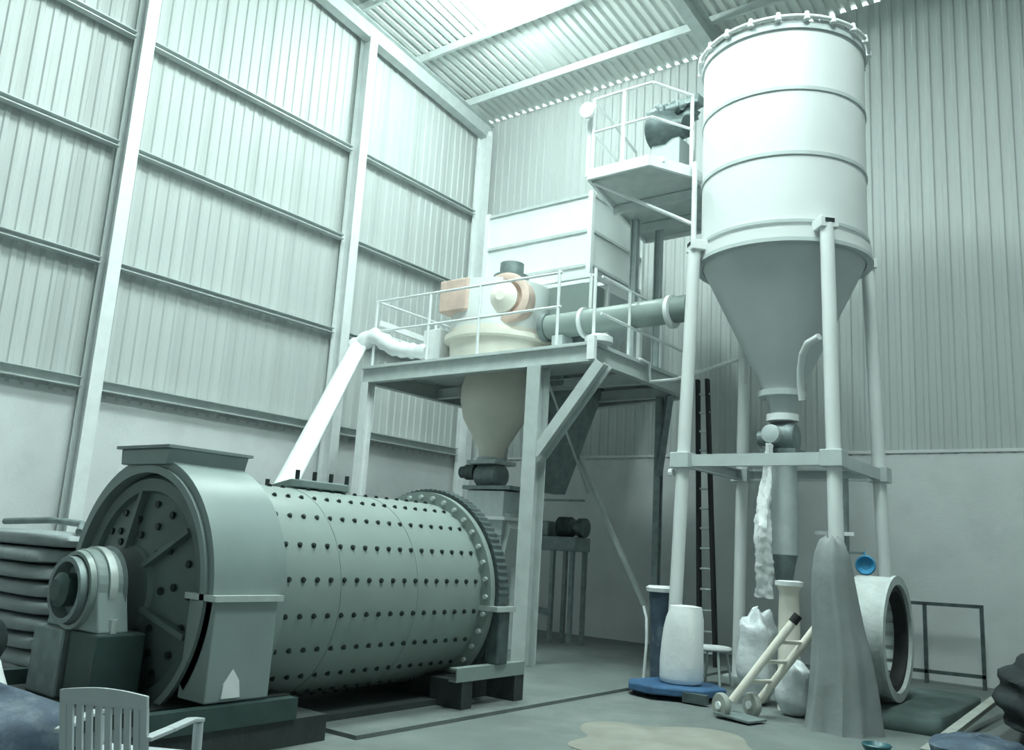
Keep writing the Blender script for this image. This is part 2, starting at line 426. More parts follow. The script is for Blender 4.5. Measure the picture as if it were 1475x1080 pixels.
# feed end: head plate with raised rim, ribs, bolts
YF = 3.98
head = MB().lathe((XC, YF+0.32, ZC), (0, -1, 0), [(0, 0.93), (0.30, 0.93), (0.34, 0.90), (0.34, 0.80), (0.30, 0.78), (0.42, 0.36), (0.46, 0.34), (0.46, 0.1)], 64).build('end_head', 'head_paint', mill, smooth=30)
for k in range(6):
    g = math.radians(38 + 60*k)
    p, q = AX(YF-0.12, g, 0.33), AX(YF-0.0, g, 0.80)
    tdir = Vector((-math.sin(g), 0, math.cos(g)))*0.022
    mbr = MB().prism([p-tdir+Vector((0, 0.1, 0)), p-tdir+Vector((0, -0.05, 0)), q-tdir+Vector((0, -0.045, 0)), q-tdir+Vector((0, 0.05, 0))], tdir*2)
    mbr.build('rib', 'head_paint', head)
hb = None
for rr, nn, off in ((0.70, 18, 0.0), (0.56, 12, 0.1), (0.44, 9, 0.05)):
    for k in range(nn):
        g = 2*math.pi*k/nn + off
        yy = YF + 0.02 - 0.12*(0.78-rr)/0.42 - 0.004
        c = AX(yy, g, rr)
        if hb is None: hb = MB().cyl(c, c+Vector((0, -0.02, 0)), 0.03, 0.028, 8).build('bolt', 'bolt_dark', head, origin=c)
        else: inst(hb, 'bolt', c, head)
# gear guard: ring hood with front annulus, top box, lower housing
def arc(y, r, a0, a1, n): return [AX(y, a0+(a1-a0)*i/n, r) for i in range(n+1)]
a0, a1 = math.radians(-38), math.radians(235)
gh = MB(); nA = 56; ya, yb, ro_, ri_ = 3.93, 4.60, 1.075, 0.945
rows = [arc(yb, ro_, a0, a1, nA), arc(ya, ro_, a0, a1, nA), arc(ya, ri_, a0, a1, nA), arc(yb, ri_, a0, a1, nA)]
vv = sum(rows, []); k = nA+1
fs = []
for r_ in range(4):
    n2 = (r_+1) % 4
    fs += [(r_*k+i, r_*k+i+1, n2*k+i+1, n2*k+i) for i in range(nA)]
fs += [(0, k, 2*k, 3*k), (nA, 3*k+nA, 2*k+nA, k+nA)]
gh.add(vv, fs)
guard = gh.build('gear_guard', 'guard_paint', mill, smooth=35)
rim = MB()
rim.lathe((XC, ya-0.03, ZC), (0, 1, 0), [(0, 0.945), (0, 1.005), (0.035, 1.005), (0.035, 0.945)], 72, closed=True)
rim.build('rim', 'guard_paint', mill, smooth=40)
tb = MB().prism([(XC-0.40, 3.88, 2.10), (XC+0.30, 3.88, 2.10), (XC+0.34, 3.88, 2.23), (XC-0.42, 3.88, 2.23)], (0, 0.75, 0))
tbo = tb.build('top_box', 'guard_paint', mill, bevel=0.01)
MB().box((XC-0.45, 3.85, 2.23), (XC+0.36, 4.66, 2.255)).build('lid', 'guard_paint', tbo)
lb = MB().prism([(-6.0, 3.93, 0.37), (-5.66, 3.93, 0.37), (-5.66, 3.93, 1.09), (-6.0, 3.93, 1.09)], (0, 0.56, 0))
lbo = lb.build('lower_housing', 'guard_paint', mill, bevel=0.012)
MB().box((-6.02, 3.90, 1.085), (-5.63, 4.52, 1.13)).build('lip', 'bolt_light', lbo)
nt2 = MB().prism([(-5.658, 4.06, 0.40), (-5.658, 4.22, 0.40), (-5.658, 4.20, 0.52), (-5.658, 4.14, 0.60), (-5.658, 4.07, 0.50)], (0.012, 0, 0))
nt2.build('notice', 'white_bag', lbo)
# feed trunnion, bearing and pedestal
MB().lathe((XC, 3.62, ZC), (0, -1, 0), [(-0.06, 0.34), (0.0, 0.25), (0.26, 0.25), (0.26, 0.21), (0.14, 0.20)], 36).build('trunnion', 'mid_steel', mill, smooth=35)
MB().lathe((XC, 3.50, ZC), (0, -1, 0), [(0, 0.12), (0.17, 0.13), (0.21, 0.08)], 24).build('feed_spout', 'green_paint', mill, smooth=35)
brg = MB(); bp_ = [Vector((XC+0.31*math.cos(g), 3.46, ZC+0.31*math.sin(g))) for g in [math.radians(x) for x in range(0, 181, 12)]]
bp_ += [Vector((XC-0.40, 3.46, 0.80)), Vector((XC+0.40, 3.46, 0.80))]
brg.prism(bp_, (0, 0.24, 0))
bo = brg.build('bearing_housing', 'guard_paint', mill, bevel=0.015)
MB().lathe((XC, 3.47, ZC), (0, -1, 0), [(0, 0.30), (0.05, 0.29), (0.05, 0.26), (0, 0.25)], 40, closed=True).build('bearing_ring', 'mill_paint', bo, smooth=35)
MB().lathe((XC, 3.58, ZC), (0, -1, 0), [(-0.03, 0.305), (-0.03, 0.33), (0.03, 0.33), (0.03, 0.305)], 40, closed=True).build('bearing_ring', 'bolt_light', bo, smooth=35)
for sx in (-0.38, 0.38):
    c = Vector((XC+sx, 3.58, 0.80)); MB().cyl(c, c+Vector((0, 0, 0.10)), 0.03, 0.03, 8).build('bolt', 'bolt_light', bo)
ped = MB().box((XC-0.46, 3.40, 0.30), (XC+0.0, 3.80, 0.80)).build('pedestal', 'mid_steel', mill, bevel=0.02)
MB().box((XC+0.03, 3.44, 0.30), (XC+0.42, 3.84, 0.80)).build('pedestal', 'green_paint', mill, bevel=0.02)
MB().channel((-5.63, 3.42, 0.28), (-5.63, 4.72, 0.28), 0.10, 0.16, 0.015).build('base_beam', 'green_paint', mill)
MB().channel((-7.9, 3.42, 0.28), (-7.9, 4.72, 0.28), 0.10, 0.16, 0.015).build('base_beam', 'green_paint', mill)
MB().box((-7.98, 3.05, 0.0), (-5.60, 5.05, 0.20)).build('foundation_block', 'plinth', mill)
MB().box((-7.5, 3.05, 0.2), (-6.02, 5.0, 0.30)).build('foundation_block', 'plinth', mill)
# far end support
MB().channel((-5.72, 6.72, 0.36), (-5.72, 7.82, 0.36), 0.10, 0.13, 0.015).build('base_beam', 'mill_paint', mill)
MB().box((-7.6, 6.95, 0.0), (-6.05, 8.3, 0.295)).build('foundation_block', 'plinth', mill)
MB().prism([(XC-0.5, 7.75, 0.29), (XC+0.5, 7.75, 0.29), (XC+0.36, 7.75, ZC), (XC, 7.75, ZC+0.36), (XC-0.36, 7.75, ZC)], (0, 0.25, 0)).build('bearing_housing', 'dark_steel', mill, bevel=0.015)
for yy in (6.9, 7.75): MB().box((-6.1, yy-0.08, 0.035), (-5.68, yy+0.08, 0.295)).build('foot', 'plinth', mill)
MB().box((-7.6, 5.05, 0.035), (-6.0, 6.95, 0.09)).build('foundation_block', 'plinth', mill)  # low dark slab standing in for the shade under the drum
gb = MB(); gb.box((-5.82, 7.30, 0.42), (-5.64, 7.48, 0.95))
gb.build('pinion_cover', 'dark_steel', mill, bevel=0.02)
MB().box((-5.85, 7.20, 0.95), (-5.60, 7.52, 1.0)).build('pinion_lid', 'bolt_light', mill)

# ------------------------------------------------------------------ silo
SC = Vector((-4.14, 11.26, 0)); SR = 1.10
silo = thing('silo', (SC.x, SC.y, 0), 'tall white steel silo with cone bottom on four tubular legs', 'silo')
body = MB().lathe(SC+Vector((0, 0, 5.72)), (0, 0, 1), [(0, SR), (2.93, SR), (2.98, SR-0.05), (3.0, 0.05)], 72).build('body', 'silo_paint', silo, smooth=30)
def hoop(z, h, r, name, mname, par):
    return MB().lathe(SC+Vector((0, 0, z-h/2)), (0, 0, 1), [(0, SR-0.02), (0, r), (h, r), (h, SR-0.02)], 72, closed=True).build(name, mname, par, smooth=30)
for z in (7.70, 6.79): hoop(z, 0.05, SR+0.018, 'band', 'silo_band', body)
hoop(8.60, 0.09, SR+0.03, 'band', 'silo_band', body)
hoop(5.86, 0.04, SR+0.03, 'band', 'silo_band', body); hoop(5.70, 0.13, SR+0.05, 'skirt_ring', 'silo_paint', body); hoop(5.60, 0.05, SR+0.07, 'band', 'silo_band', body)
# rim rail with studs
rr_ = [SC+Vector(((SR+0.06)*math.cos(2*math.pi*i/72), (SR+0.06)*math.sin(2*math.pi*i/72), 8.70)) for i in range(73)]
MB().tube(rr_, 0.03, 8, caps=False).build('rim_rail', 'silo_paint', silo, smooth=60)
st = None
for i in range(20):
    g = 2*math.pi*i/20; c = SC+Vector(((SR+0.06)*math.cos(g), (SR+0.06)*math.sin(g), 8.65))
    if st is None: st = MB().cyl(c, c+Vector((0, 0, 0.11)), 0.045, 0.03, 8).build('rail_stud', 'white_wrap', silo, smooth=40, origin=c)
    else: inst(st, 'rail_stud', c, silo)
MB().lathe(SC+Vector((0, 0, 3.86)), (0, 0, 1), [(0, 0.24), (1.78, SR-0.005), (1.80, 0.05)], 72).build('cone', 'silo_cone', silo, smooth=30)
MB().lathe(SC+Vector((0, 0, 3.78)), (0, 0, 1), [(0, 0.31), (0.08, 0.31)], 40).build('outlet_flange', 'silo_band', silo, smooth=30)
MB().lathe(SC+Vector((0, 0, 3.56)), (0, 0, 1), [(0, 0.16), (0.10, 0.17), (0.22, 0.22)], 32).build('outlet_neck', 'silo_band', silo, smooth=30)
ht, hb_ = 0.89, 1.03
legs = {}
for nm, sx, sy in (('L', -1, -1), ('F', 1, -1), ('R', 1, 1), ('B', -1, 1)):
    pt = SC+Vector((sx*ht, sy*ht, 5.80)); pb = SC+Vector((sx*hb_, sy*hb_, 0))
    legs[nm] = (pb, pt)
    lg = MB().cyl(pb, pt, 0.085, 0.085, 20).build('leg', 'silo_paint', silo, smooth=40)
    MB().box(pb+Vector((-0.16, -0.16, 0)), pb+Vector((0.16, 0.16, 0.025))).build('foot_plate', 'silo_band', lg)
    d = Vector((sx, sy, 0)).normalized()
    bk = MB(); cc = SC + d*(SR+0.10)
    bk.bar(cc-d*0.14+Vector((0, 0, 5.78)), cc+d*0.14+Vector((0, 0, 5.78)), 0.24, 0.14)
    bko = bk.build('bracket', 'silo_paint', silo, bevel=0.01)
    MB().bar(cc+d*0.142+Vector((-d.y*0.06, d.x*0.06, 5.80)), cc+d*0.142+Vector((d.y*0.06, -d.x*0.06, 5.80)), 0.01, 0.05).build('slot', 'bolt_dark', bko)
def legpt(nm, z):
    pb, pt = legs[nm]; t = z/pt.z; return pb + (pt-pb)*t
for a, b in (('L', 'F'), ('F', 'R'), ('R', 'B'), ('B', 'L')):
    MB().channel(legpt(a, 2.84), legpt(b, 2.84), 0.09, 0.15, 0.015).build('ring_beam', 'silo_band', silo)
for nm in 'LFRB':
    c = legpt(nm, 2.84)
    MB().box(c+Vector((-0.13, -0.13, -0.10)), c+Vector((0.13, 0.13, 0.10))).build('clamp', 'silo_band', silo, bevel=0.01)
c = legpt('L', 2.68); MB().cyl(c+Vector((-0.16, -0.05, 0)), c+Vector((-0.10, -0.05, 0.0)), 0.05, 0.05, 12).build('cap', 'white_wrap', silo)
# curved vent pipe beside the cone
vp = [(-3.74, 10.86, 3.66), (-3.745, 10.82, 3.84), (-3.72, 10.74, 4.02), (-3.65, 10.62, 4.20), (-3.55, 10.52, 4.31), (-3.38, 10.44, 4.36)]
MB().tube(vp, 0.045, 12).build('vent_pipe', 'silo_paint', silo, smooth=50)

# rotary valve and drop pipe under the silo
rv = thing('rotary_valve', (SC.x, SC.y, 2.9), 'grey rotary valve with motor hanging under the silo outlet', 'valve')
MB().lathe(SC+Vector((0, 0, 3.46)), (0, 0, 1), [(0, 0.21), (0.09, 0.21)], 32).build('top_flange', 'white_wrap', rv, smooth=30)
MB().lathe(SC+Vector((-0.19, 0, 3.24)), (1, 0, 0), [(0, 0.17), (0.06, 0.21), (0.32, 0.21), (0.38, 0.17)], 32).build('rotor_housing', 'mid_steel', rv, smooth=35)
MB().box(SC+Vector((-0.22, -0.2, 3.00)), SC+Vector((0.24, 0.2, 3.08))).build('base_flange', 'mid_steel', rv)
MB().lathe(SC+Vector((-0.05, -0.20, 3.26)), (0, -1, 0), [(0, 0.12), (0.12, 0.12), (0.14, 0.06)], 24).build('motor', 'grey_steel', rv, smooth=35)
MB().cyl(SC+Vector((-0.32, 0, 3.24)), SC+Vector((-0.19, 0, 3.24)), 0.10, 0.10, 20).build('gear_case', 'mid_steel', rv, smooth=35)
dp = thing('drop_pipe', (SC.x, SC.y, 0.9), 'grey vertical drop pipe below the silo valve', 'pipe')
MB().cyl(SC+Vector((0.02, 0, 1.72)), SC+Vector((0.02, 0, 3.0)), 0.165, 0.165, 24).build('pipe', 'grey_steel', dp, smooth=40)
MB().lathe(SC+Vector((0.02, 0, 1.35)), (0, 0, 1), [(0, 0.10), (0.25, 0.14), (0.37, 0.17)], 24).build('sleeve', 'mid_steel', dp, smooth=40)
# crumpled plastic hose hanging beside it
hm = MB(); vv = []; fs = []; hn, hk = 18, 60; rh = random.Random(4)
for i in range(hk):
    t = i/(hk-1); z = 3.12-1.95*t; r0 = 0.04+0.055*min(1, t*1.6)
    cx, cy = -4.20-0.05*math.sin(4*t)-0.10*t*t, 10.93+0.04*math.sin(7*t)
    for j in range(hn):
        g = 2*math.pi*j/hn; k = 1+0.22*math.sin(3*g+9*t)+0.16*math.sin(5*g-17*t+1)+rh.uniform(-0.16, 0.16)
        vv.append((cx+r0*k*math.cos(g), cy+r0*k*math.sin(g), z+rh.uniform(-0.012, 0.012)))
for i in range(hk-1): fs += [(i*hn+j, i*hn+(j+1) % hn, (i+1)*hn+(j+1) % hn, (i+1)*hn+j) for j in range(hn)]
fs += [tuple(range(hn)), tuple(range((hk-1)*hn, hk*hn))[::-1]]
hs = hm.add(vv, fs).build('plastic_hose', 'white_wrap', None, smooth=50)
tag(hs, 'crumpled white plastic hose hanging beside the grey drop pipe', 'hose')

# ------------------------------------------------------------------ main platform
DZ = 4.48
plat = thing('steel_platform', (-8.7, 11.9, 0), 'grey steel work platform with railings on tall columns', 'platform')
MB().ibeam((-10.98, 10.0, DZ-0.15), (-6.33, 10.0, DZ-0.15), 0.14, 0.26, 0.022).build('front_beam', 'girt_steel', plat)
MB().ibeam((-6.40, 10.07, DZ-0.15), (-6.40, 13.0, DZ-0.15), 0.14, 0.26, 0.022).build('side_beam', 'girt_steel', plat)
MB().ibeam((-10.9, 10.07, DZ-0.15), (-10.9, 13.9, DZ-0.15), 0.14, 0.26, 0.022).build('side_beam', 'girt_steel', plat)
MB().ibeam((-10.9, 13.9, DZ-0.15), (-6.40, 13.0, DZ-0.15), 0.14, 0.26, 0.022).build('back_beam', 'girt_steel', plat)
for y in (11.2, 12.4):
    MB().ibeam((-10.83, y+0.55, DZ-0.17), (-6.47, y+0.55, DZ-0.17), 0.10, 0.18, 0.016).build('joist', 'girt_steel', plat)
dk = MB()
dk.prism([(-10.98, 9.95, DZ-0.02), (-6.33, 9.95, DZ-0.02), (-6.33, 13.0, DZ-0.02), (-10.98, 13.95, DZ-0.02)], (0, 0, 0.03))
dk.build('deck', 'girt_steel', plat)
def column(x, y, w=0.20, m_='white_steel'):
    c = MB().ibeam((x, y, 0), (x, y, DZ-0.28), w*0.9, w, 0.022, (0, 1, 0)).build('column', m_, plat)
    MB().box((x-0.17, y-0.17, 0), (x+0.17, y+0.17, 0.03)).build('base_plate', 'grey_steel', c)
column(-7.28, 10.0, 0.26, 'girt_steel'); column(-10.85, 10.0, 0.18); column(-6.74, 12.72, 0.12, 'mid_steel'); column(-10.85, 13.8, 0.18)
MB().ibeam((-7.20, 10.0, 2.92), (-6.18, 10.0, 4.16), 0.16, 0.24, 0.022, (0, 1, 0)).build('knee_brace', 'girt_steel', plat)
MB().ibeam((-6.74, 12.72, 2.9), (-6.40, 12.4, 4.15), 0.10, 0.12, 0.016).build('knee_brace', 'mid_steel', plat)
MB().bar((-8.78, 12.75, 4.05), (-6.72, 12.75, 0.42), 0.06, 0.06).build('tie_rod', 'girt_steel', plat)
MB().tube([(-7.24, 10.12, 4.1), (-8.0, 12.6, 2.6)], 0.02, 8).build('tie_rod', 'girt_steel', plat)
# corner bracket
MB().box((-6.38, 9.86, DZ-0.27), (-6.26, 9.93, DZ+0.06)).build('corner_plate', 'white_wrap', plat)
MB().lathe((-6.35, 10.12, DZ+0.01), (0, 0, 1), [(0, 0.2), (0.08, 0.2), (0.12, 0.12)], 28).build('cap', 'white_steel', plat, smooth=35)
# railings
def rail(p, q, r=0.022, nm='rail', par=None, m_='white_steel'):
    return MB().tube([p, q], r, 8).build(nm, m_, par or plat, smooth=50)
yr = 10.08
rail((-10.9, yr, 5.66), (-7.0, yr, 5.62)); rail((-10.9, yr, 5.12), (-7.0, yr, 5.10))
for x in (-10.88, -9.62, -8.55, -7.05, -6.42): rail((x, yr, DZ), (x, yr, 5.66 if x < -7 else 5.6), 0.025, 'post')
rail((-10.88, yr, 5.66), (-10.88, 13.6, 5.66)); MB().bar((-10.88, yr+0.1, 5.30), (-10.88, 11.6, 5.26), 0.05, 0.10).build('rail', 'white_wrap', plat)
rail((-10.88, yr, 5.10), (-10.88, 13.6, 5.10))
for y in (11.6, 13.5): rail((-10.88, y, DZ), (-10.88, y, 5.66), 0.025, 'post')
rail((-6.38, 10.2, 4.95), (-6.38, 12.9, 4.95)); rail((-6.38, 10.2, 5.5), (-6.38, 12.9, 5.5), 0.02)
for y in (11.0, 12.0, 12.9): rail((-6.38, y, DZ), (-6.38, y, 5.5), 0.022, 'post')
# thin conduit from the deck edge to the silo leg
cd = MB().tube([(-6.33, 11.25, 4.50), (-6.30, 11.5, 4.48), (-6.28, 11.52, 4.20), (-5.9, 11.6, 4.22), (-5.06, 12.2, 4.62), (-5.04, 12.12, 4.58), (-5.04, 12.12, 4.2)], 0.028, 8).build('conduit', 'white_steel', None, smooth=50)
tag(cd, 'thin bent white conduit running from platform edge to rear silo leg', 'pipe')

# ------------------------------------------------------------------ air classifier (cream) on the platform
AC = Vector((-9.02, 11.2, 0))
ac = thing('air_classifier', (AC.x, AC.y, 3.0), 'cream cyclone classifier with pinkish motor housing, set through the platform deck', 'classifier')
MB().lathe(AC+Vector((0, 0, 4.50)), (0, 0, 1), [(0, 0.80), (0.42, 0.84), (0.44, 0.93), (0.52, 0.93), (0.54, 0.84), (0.62, 0.84)], 48).build('lower_body', 'cream', ac, smooth=30)
MB().lathe(AC+Vector((0, 0, 5.12)), (0, 0, 1), [(0, 0.84), (0.78, 0.84), (0.82, 0.7), (0.84, 0.1)], 48).build('upper_body', 'bin_paint', ac, smooth=30)
MB().lathe(AC+Vector((0, 0, 3.02)), (0, 0, 1), [(0, 0.21), (0.16, 0.23), (0.66, 0.52), (0.95, 0.58), (1.15, 0.58), (1.48, 0.50)], 48).build('cone', 'cream', ac, smooth=25)
MB().lathe(AC+Vector((0, 0, 2.98)), (0, 0, 1), [(0, 0.25), (0.05, 0.25)], 32).build('cone_flange', 'grey_steel', ac, smooth=30)
fo = Vector((-8.52, 10.50, 5.56))
fh = MB().lathe(fo+Vector((0, 0.35, 0)), (0.25, -1, 0), [(0, 0.42), (0.28, 0.42), (0.30, 0.38), (0.30, 0.30), (0.22, 0.29), (0.22, 0.05)], 40).build('fan_housing', 'orange', ac, smooth=30)
MB().lathe(fo+Vector((0.03, 0.12, 0)), (0.25, -1, 0), [(0, 0.24), (0.10, 0.26), (0.14, 0.18), (0.2, 0.08)], 32).build('fan_cover', 'cream', fh, smooth=30)
MB().box(AC+Vector((-0.62, -0.90, 5.36)), AC+Vector((-0.02, -0.55, 5.92))).build('motor_box', 'orange', ac, bevel=0.03)
MB().lathe(AC+Vector((0.42, -0.3, 5.92)), (0, 0, 1), [(0, 0.28), (0.10, 0.30), (0.12, 0.20), (0.32, 0.20), (0.34, 0.14)], 32).build('drive_motor', 'mid_steel', ac, smooth=30)
MB().box(AC+Vector((-1.25, -0.55, 4.50)), AC+Vector((-0.85, -0.05, 5.22))).build('control_box', 'white_wrap', ac, bevel=0.02)
# rotary valve under the cyclone, feeder box below
cv = thing('cyclone_valve', (AC.x, AC.y, 2.6), 'dark rotary valve with motor under the cream cyclone cone', 'valve')
MB().box(AC+Vector((-0.3, -0.28, 2.92)), AC+Vector((0.3, 0.28, 2.98))).build('top_flange', 'grey_steel', cv)
MB().lathe(AC+Vector((-0.24, 0, 2.74)), (1, 0, 0), [(0, 0.16), (0.05, 0.20), (0.45, 0.20), (0.5, 0.16)], 28).build('rotor_housing', 'mid_steel', cv, smooth=35)
MB().lathe(AC+Vector((-0.26, -0.05, 2.80)), (-1, 0, 0), [(0, 0.13), (0.2, 0.13), (0.22, 0.10), (0.32, 0.10), (0.34, 0.04)], 24).build('motor', 'dark_steel', cv, smooth=35)
MB().box(AC+Vector((-0.34, -0.3, 2.50)), AC+Vector((0.65, 0.3, 2.56))).build('base_flange', 'mid_steel', cv)
fd = thing('feed_box', (-8.75, 11.0, 0), 'grey feed box with sloping chute between the mill and the column', 'feeder')
MB().box((-9.26, 10.92, 1.78), (-8.50, 11.48, 2.48)).build('box_body', 'grey_steel', fd, bevel=0.01)
MB().box((-9.34, 10.84, 2.02), (-8.40, 11.56, 2.07)).build('rim', 'white_steel', fd)
MB().prism([(-8.52, 11.0, 1.30), (-8.40, 11.0, 1.9), (-8.62, 11.0, 2.4), (-9.1, 11.0, 1.75)], (0, 0.4, 0)).build('chute', 'girt_steel', fd)
MB().bar((-9.15, 11.0, 1.8), (-9.15, 11.0, 0.035), 0.08, 0.08).build('leg', 'girt_steel', fd)
MB().bar((-8.58, 11.0, 1.8), (-8.58, 11.0, 0.035), 0.08, 0.08).build('leg', 'girt_steel', fd)
MB().bar((-8.58, 11.42, 1.8), (-8.58, 11.42, 0.035), 0.08, 0.08).build('leg', 'girt_steel', fd)
MB().bar((-9.15, 11.42, 1.8), (-9.15, 11.42, 0.035), 0.08, 0.08).build('leg', 'girt_steel', fd)

# ------------------------------------------------------------------ rectangular bin behind
bn = thing('storage_bin', (-8.95, 12.9, DZ), 'big white rectangular hopper bin standing on the platform deck', 'bin')
bx0, bx1, by0, by1 = -10.12, -7.80, 12.02, 13.82
bb = MB().box((bx0, by0, 6.15), (bx1, by1, 7.78)).build('bin_body', 'bin_paint', bn)
for z in (7.74, 7.08, 6.45):
    s_ = MB()
    for (p, q) in (((bx0, by0), (bx1, by0)), ((bx1, by0), (bx1, by1)), ((bx1, by1), (bx0, by1)), ((bx0, by1), (bx0, by0))):
        s_.bar((p[0], p[1], z), (q[0], q[1], z), 0.07, 0.05)
    s_.build('stiffener', 'girt_steel', bb)
for (x, y) in ((bx0, by0), (bx1, by0), (bx1, by1), (bx0, by1)):
    MB().bar((x, y, DZ), (x, y, 7.8), 0.09, 0.09).build('corner_post', 'bin_paint', bn)
MB().add([(bx0, by0, 6.16), (bx1, by0, 6.16), (bx1, by1, 6.16), (bx0, by1, 6.16), (-8.75, 12.05, 5.0), (-8.0, 12.05, 5.0), (-8.0, 13.2, 5.0), (-8.75, 13.2, 5.0)],
         [(0, 1, 5, 4), (1, 2, 6, 5), (2, 3, 7, 6), (3, 0, 4, 7), (0, 3, 2, 1), (4, 5, 6, 7)]).build('hopper', 'grey_steel', bn)
MB().add([(-9.1, 11.7, 4.46), (-8.0, 11.7, 4.46), (-8.0, 13.0, 4.46), (-9.1, 13.0, 4.46), (-8.62, 12.2, 2.55), (-8.40, 12.2, 2.55), (-8.40, 12.5, 2.55), (-8.62, 12.5, 2.55)],
         [(0, 1, 5, 4), (1, 2, 6, 5), (2, 3, 7, 6), (3, 0, 4, 7), (0, 3, 2, 1), (4, 5, 6, 7)]).build('discharge_chute', 'mid_steel', bn)
sb_ = thing('screen_box', (-7.9, 11.75, DZ), 'grey green screening box in white frame under the hopper bin', 'machine')
MB().box((-8.45, 11.5, 5.40), (-7.42, 11.95, 5.95)).build('box_body', 'mill_paint', sb_, bevel=0.03)
for (x, y) in ((-8.48, 11.48), (-7.38, 11.48), (-7.38, 11.97), (-8.48, 11.97)):
    MB().bar((x, y, DZ), (x, y, 6.02), 0.06, 0.06).build('post', 'white_steel', sb_)
fr_ = MB()
for (p, q) in (((-8.48, 11.48), (-7.38, 11.48)), ((-7.38, 11.48), (-7.38, 11.97)), ((-7.38, 11.97), (-8.48, 11.97)), ((-8.48, 11.97), (-8.48, 11.48))):
    fr_.bar((p[0], p[1], 6.04), (q[0], q[1], 6.04), 0.07, 0.06)
fr_.build('top_frame', 'white_wrap', sb_)
MB().box((-8.0, 11.42, 4.50), (-7.45, 11.47, 5.36)).build('side_panel', 'mid_steel', sb_)
# screw conveyor tube from the bin toward the silo
sw_ = thing('screw_conveyor', (-6.6, 11.2, 4.6), 'grey horizontal screw conveyor tube running from bin to silo cone', 'conveyor')
MB().cyl((-7.95, 11.15, 5.14), (-5.50, 11.22, 5.19), 0.20, 0.20, 28).build('tube', 'mill_paint', sw_, smooth=40)
for x in (-7.3, -5.80):
    MB().cyl((x, 11.18, 5.15), (x+0.06, 11.18, 5.15), 0.25, 0.25, 28).build('flange', 'white_steel', sw_, smooth=40)
MB().box((-7.8, 11.02, 4.50), (-7.6, 11.32, 4.96)).build('saddle', 'grey_steel', sw_)
MB().cyl((-7.95, 11.15, 5.14), (-8.05, 11.15, 5.14), 0.23, 0.23, 28).build('end_cap', 'mid_steel', sw_, smooth=40)
# white wrapped elbow and the sloping duct towards the mill
dc = thing('sloping_duct', (-9.8, 8.4, 1.3), 'white duct sloping from platform corner down behind the mill drum', 'duct')
MB().cyl((-11.22, 10.02, 4.88), (-8.45, 6.25, 1.42), 0.135, 0.135, 24).build('duct_tube', 'white_steel', dc, smooth=40)
MB().cyl((-11.06, 10.02, 4.86), (-8.28, 6.25, 1.40), 0.05, 0.05, 14).build('side_pipe', 'white_steel', dc, smooth=40)
ep = []; er = []
for i in range(22):
    t = i/21; x = -11.30+1.45*t
    z = 4.82+0.26*math.sin(math.pi*min(1, t*1.9)/1.0) if t < 0.5 else 4.82+0.26*math.sin(math.pi*min(1, 0.5*1.9)) - 0.12*(t-0.5)*2
    z = 4.84 + 0.20*math.exp(-((t-0.28)/0.2)**2) - 0.17*max(0, t-0.3)
    ep.append((x, 10.0+0.32*t, z)); er.append(0.15+0.018*math.sin(i*2.3)-0.03*t)
MB().tube(ep, 0.15, 16, er).build('wrapped_elbow', 'white_wrap', dc, smooth=60)

# ------------------------------------------------------------------ upper access platform by the silo
up_ = thing('access_platform', (-6.0, 11.5, 7.0), 'small white railed access platform beside the silo top', 'platform')
poly = [(-6.66, 10.14), (-5.64, 10.14), (-5.30, 10.80), (-5.30, 12.9), (-7.2, 12.9), (-6.9, 11.2)]
MB().prism([(x, y, 7.08) for x, y in poly], (0, 0, 0.04)).build('deck', 'girt_steel', up_)
fa = MB()
for (p, q) in zip(poly, poly[1:]+poly[:1]): fa.bar((p[0], p[1], 7.10), (q[0], q[1], 7.10), 0.05, 0.16)
fa.build('fascia', 'white_steel', up_)
for y in (11.3, 12.2): MB().channel((-6.9, y, 7.0), (-5.33, y, 7.0), 0.06, 0.14, 0.012).build('joist', 'girt_steel', up_)
MB().box((-6.5, 10.3, 7.12), (-5.5, 10.9, 7.20)).build('floor_plate', 'white_wrap', up_)
rp_ = [(-6.62, 10.16), (-6.10, 10.16), (-5.64, 10.17), (-5.32, 10.80)]
for zz, rr in ((8.32, 0.024), (7.78, 0.02)):
    for (p, q) in zip(rp_[:-1], rp_[1:]): rail((*p, zz), (*q, zz), rr, 'rail', up_)
    rail((*rp_[0], zz), (-6.95, 12.0, zz), rr, 'rail', up_)
for p in (rp_[0], rp_[1], rp_[3], (-6.95, 12.0)): rail((*p, 7.16), (*p, 8.33), 0.03, 'post', up_)
MB().bar((-6.70, 10.2, 7.1), (-6.70, 10.2, 8.1), 0.07, 0.07).build('post', 'white_wrap', up_)
rail((-5.22, 10.72, 5.9), (-5.22, 10.72, 7.2), 0.04, 'support_post', up_)
rail((-5.22, 10.72, 6.25), (-6.66, 10.3, 7.04), 0.03, 'diagonal_brace', up_)
for p in ((-6.85, 11.9), (-6.62, 12.3)): MB().ibeam((*p, DZ+0.01), (*p, 7.05), 0.10, 0.12, 0.014, (1, 0, 0)).build('support_post', 'grey_steel', up_)
lp = thing('flood_lamp', (-6.64, 10.05, 8.05), 'small white round lamp clamped to the access platform railing', 'lamp')
MB().lathe((-6.66, 10.12, 8.10), (0.1, -1, -0.1), [(0, 0.05), (0.05, 0.11), (0.13, 0.12), (0.14, 0.02)], 20).build('lamp_shade', 'white_wrap', lp, smooth=40)
MB().bar((-6.66, 10.16, 8.0), (-6.66, 10.12, 8.14), 0.04, 0.04).build('bracket', 'white_steel', lp)
dm = thing('filter_unit', (-5.85, 11.7, 7.12), 'dark dusty filter unit behind the access platform railing', 'machine')
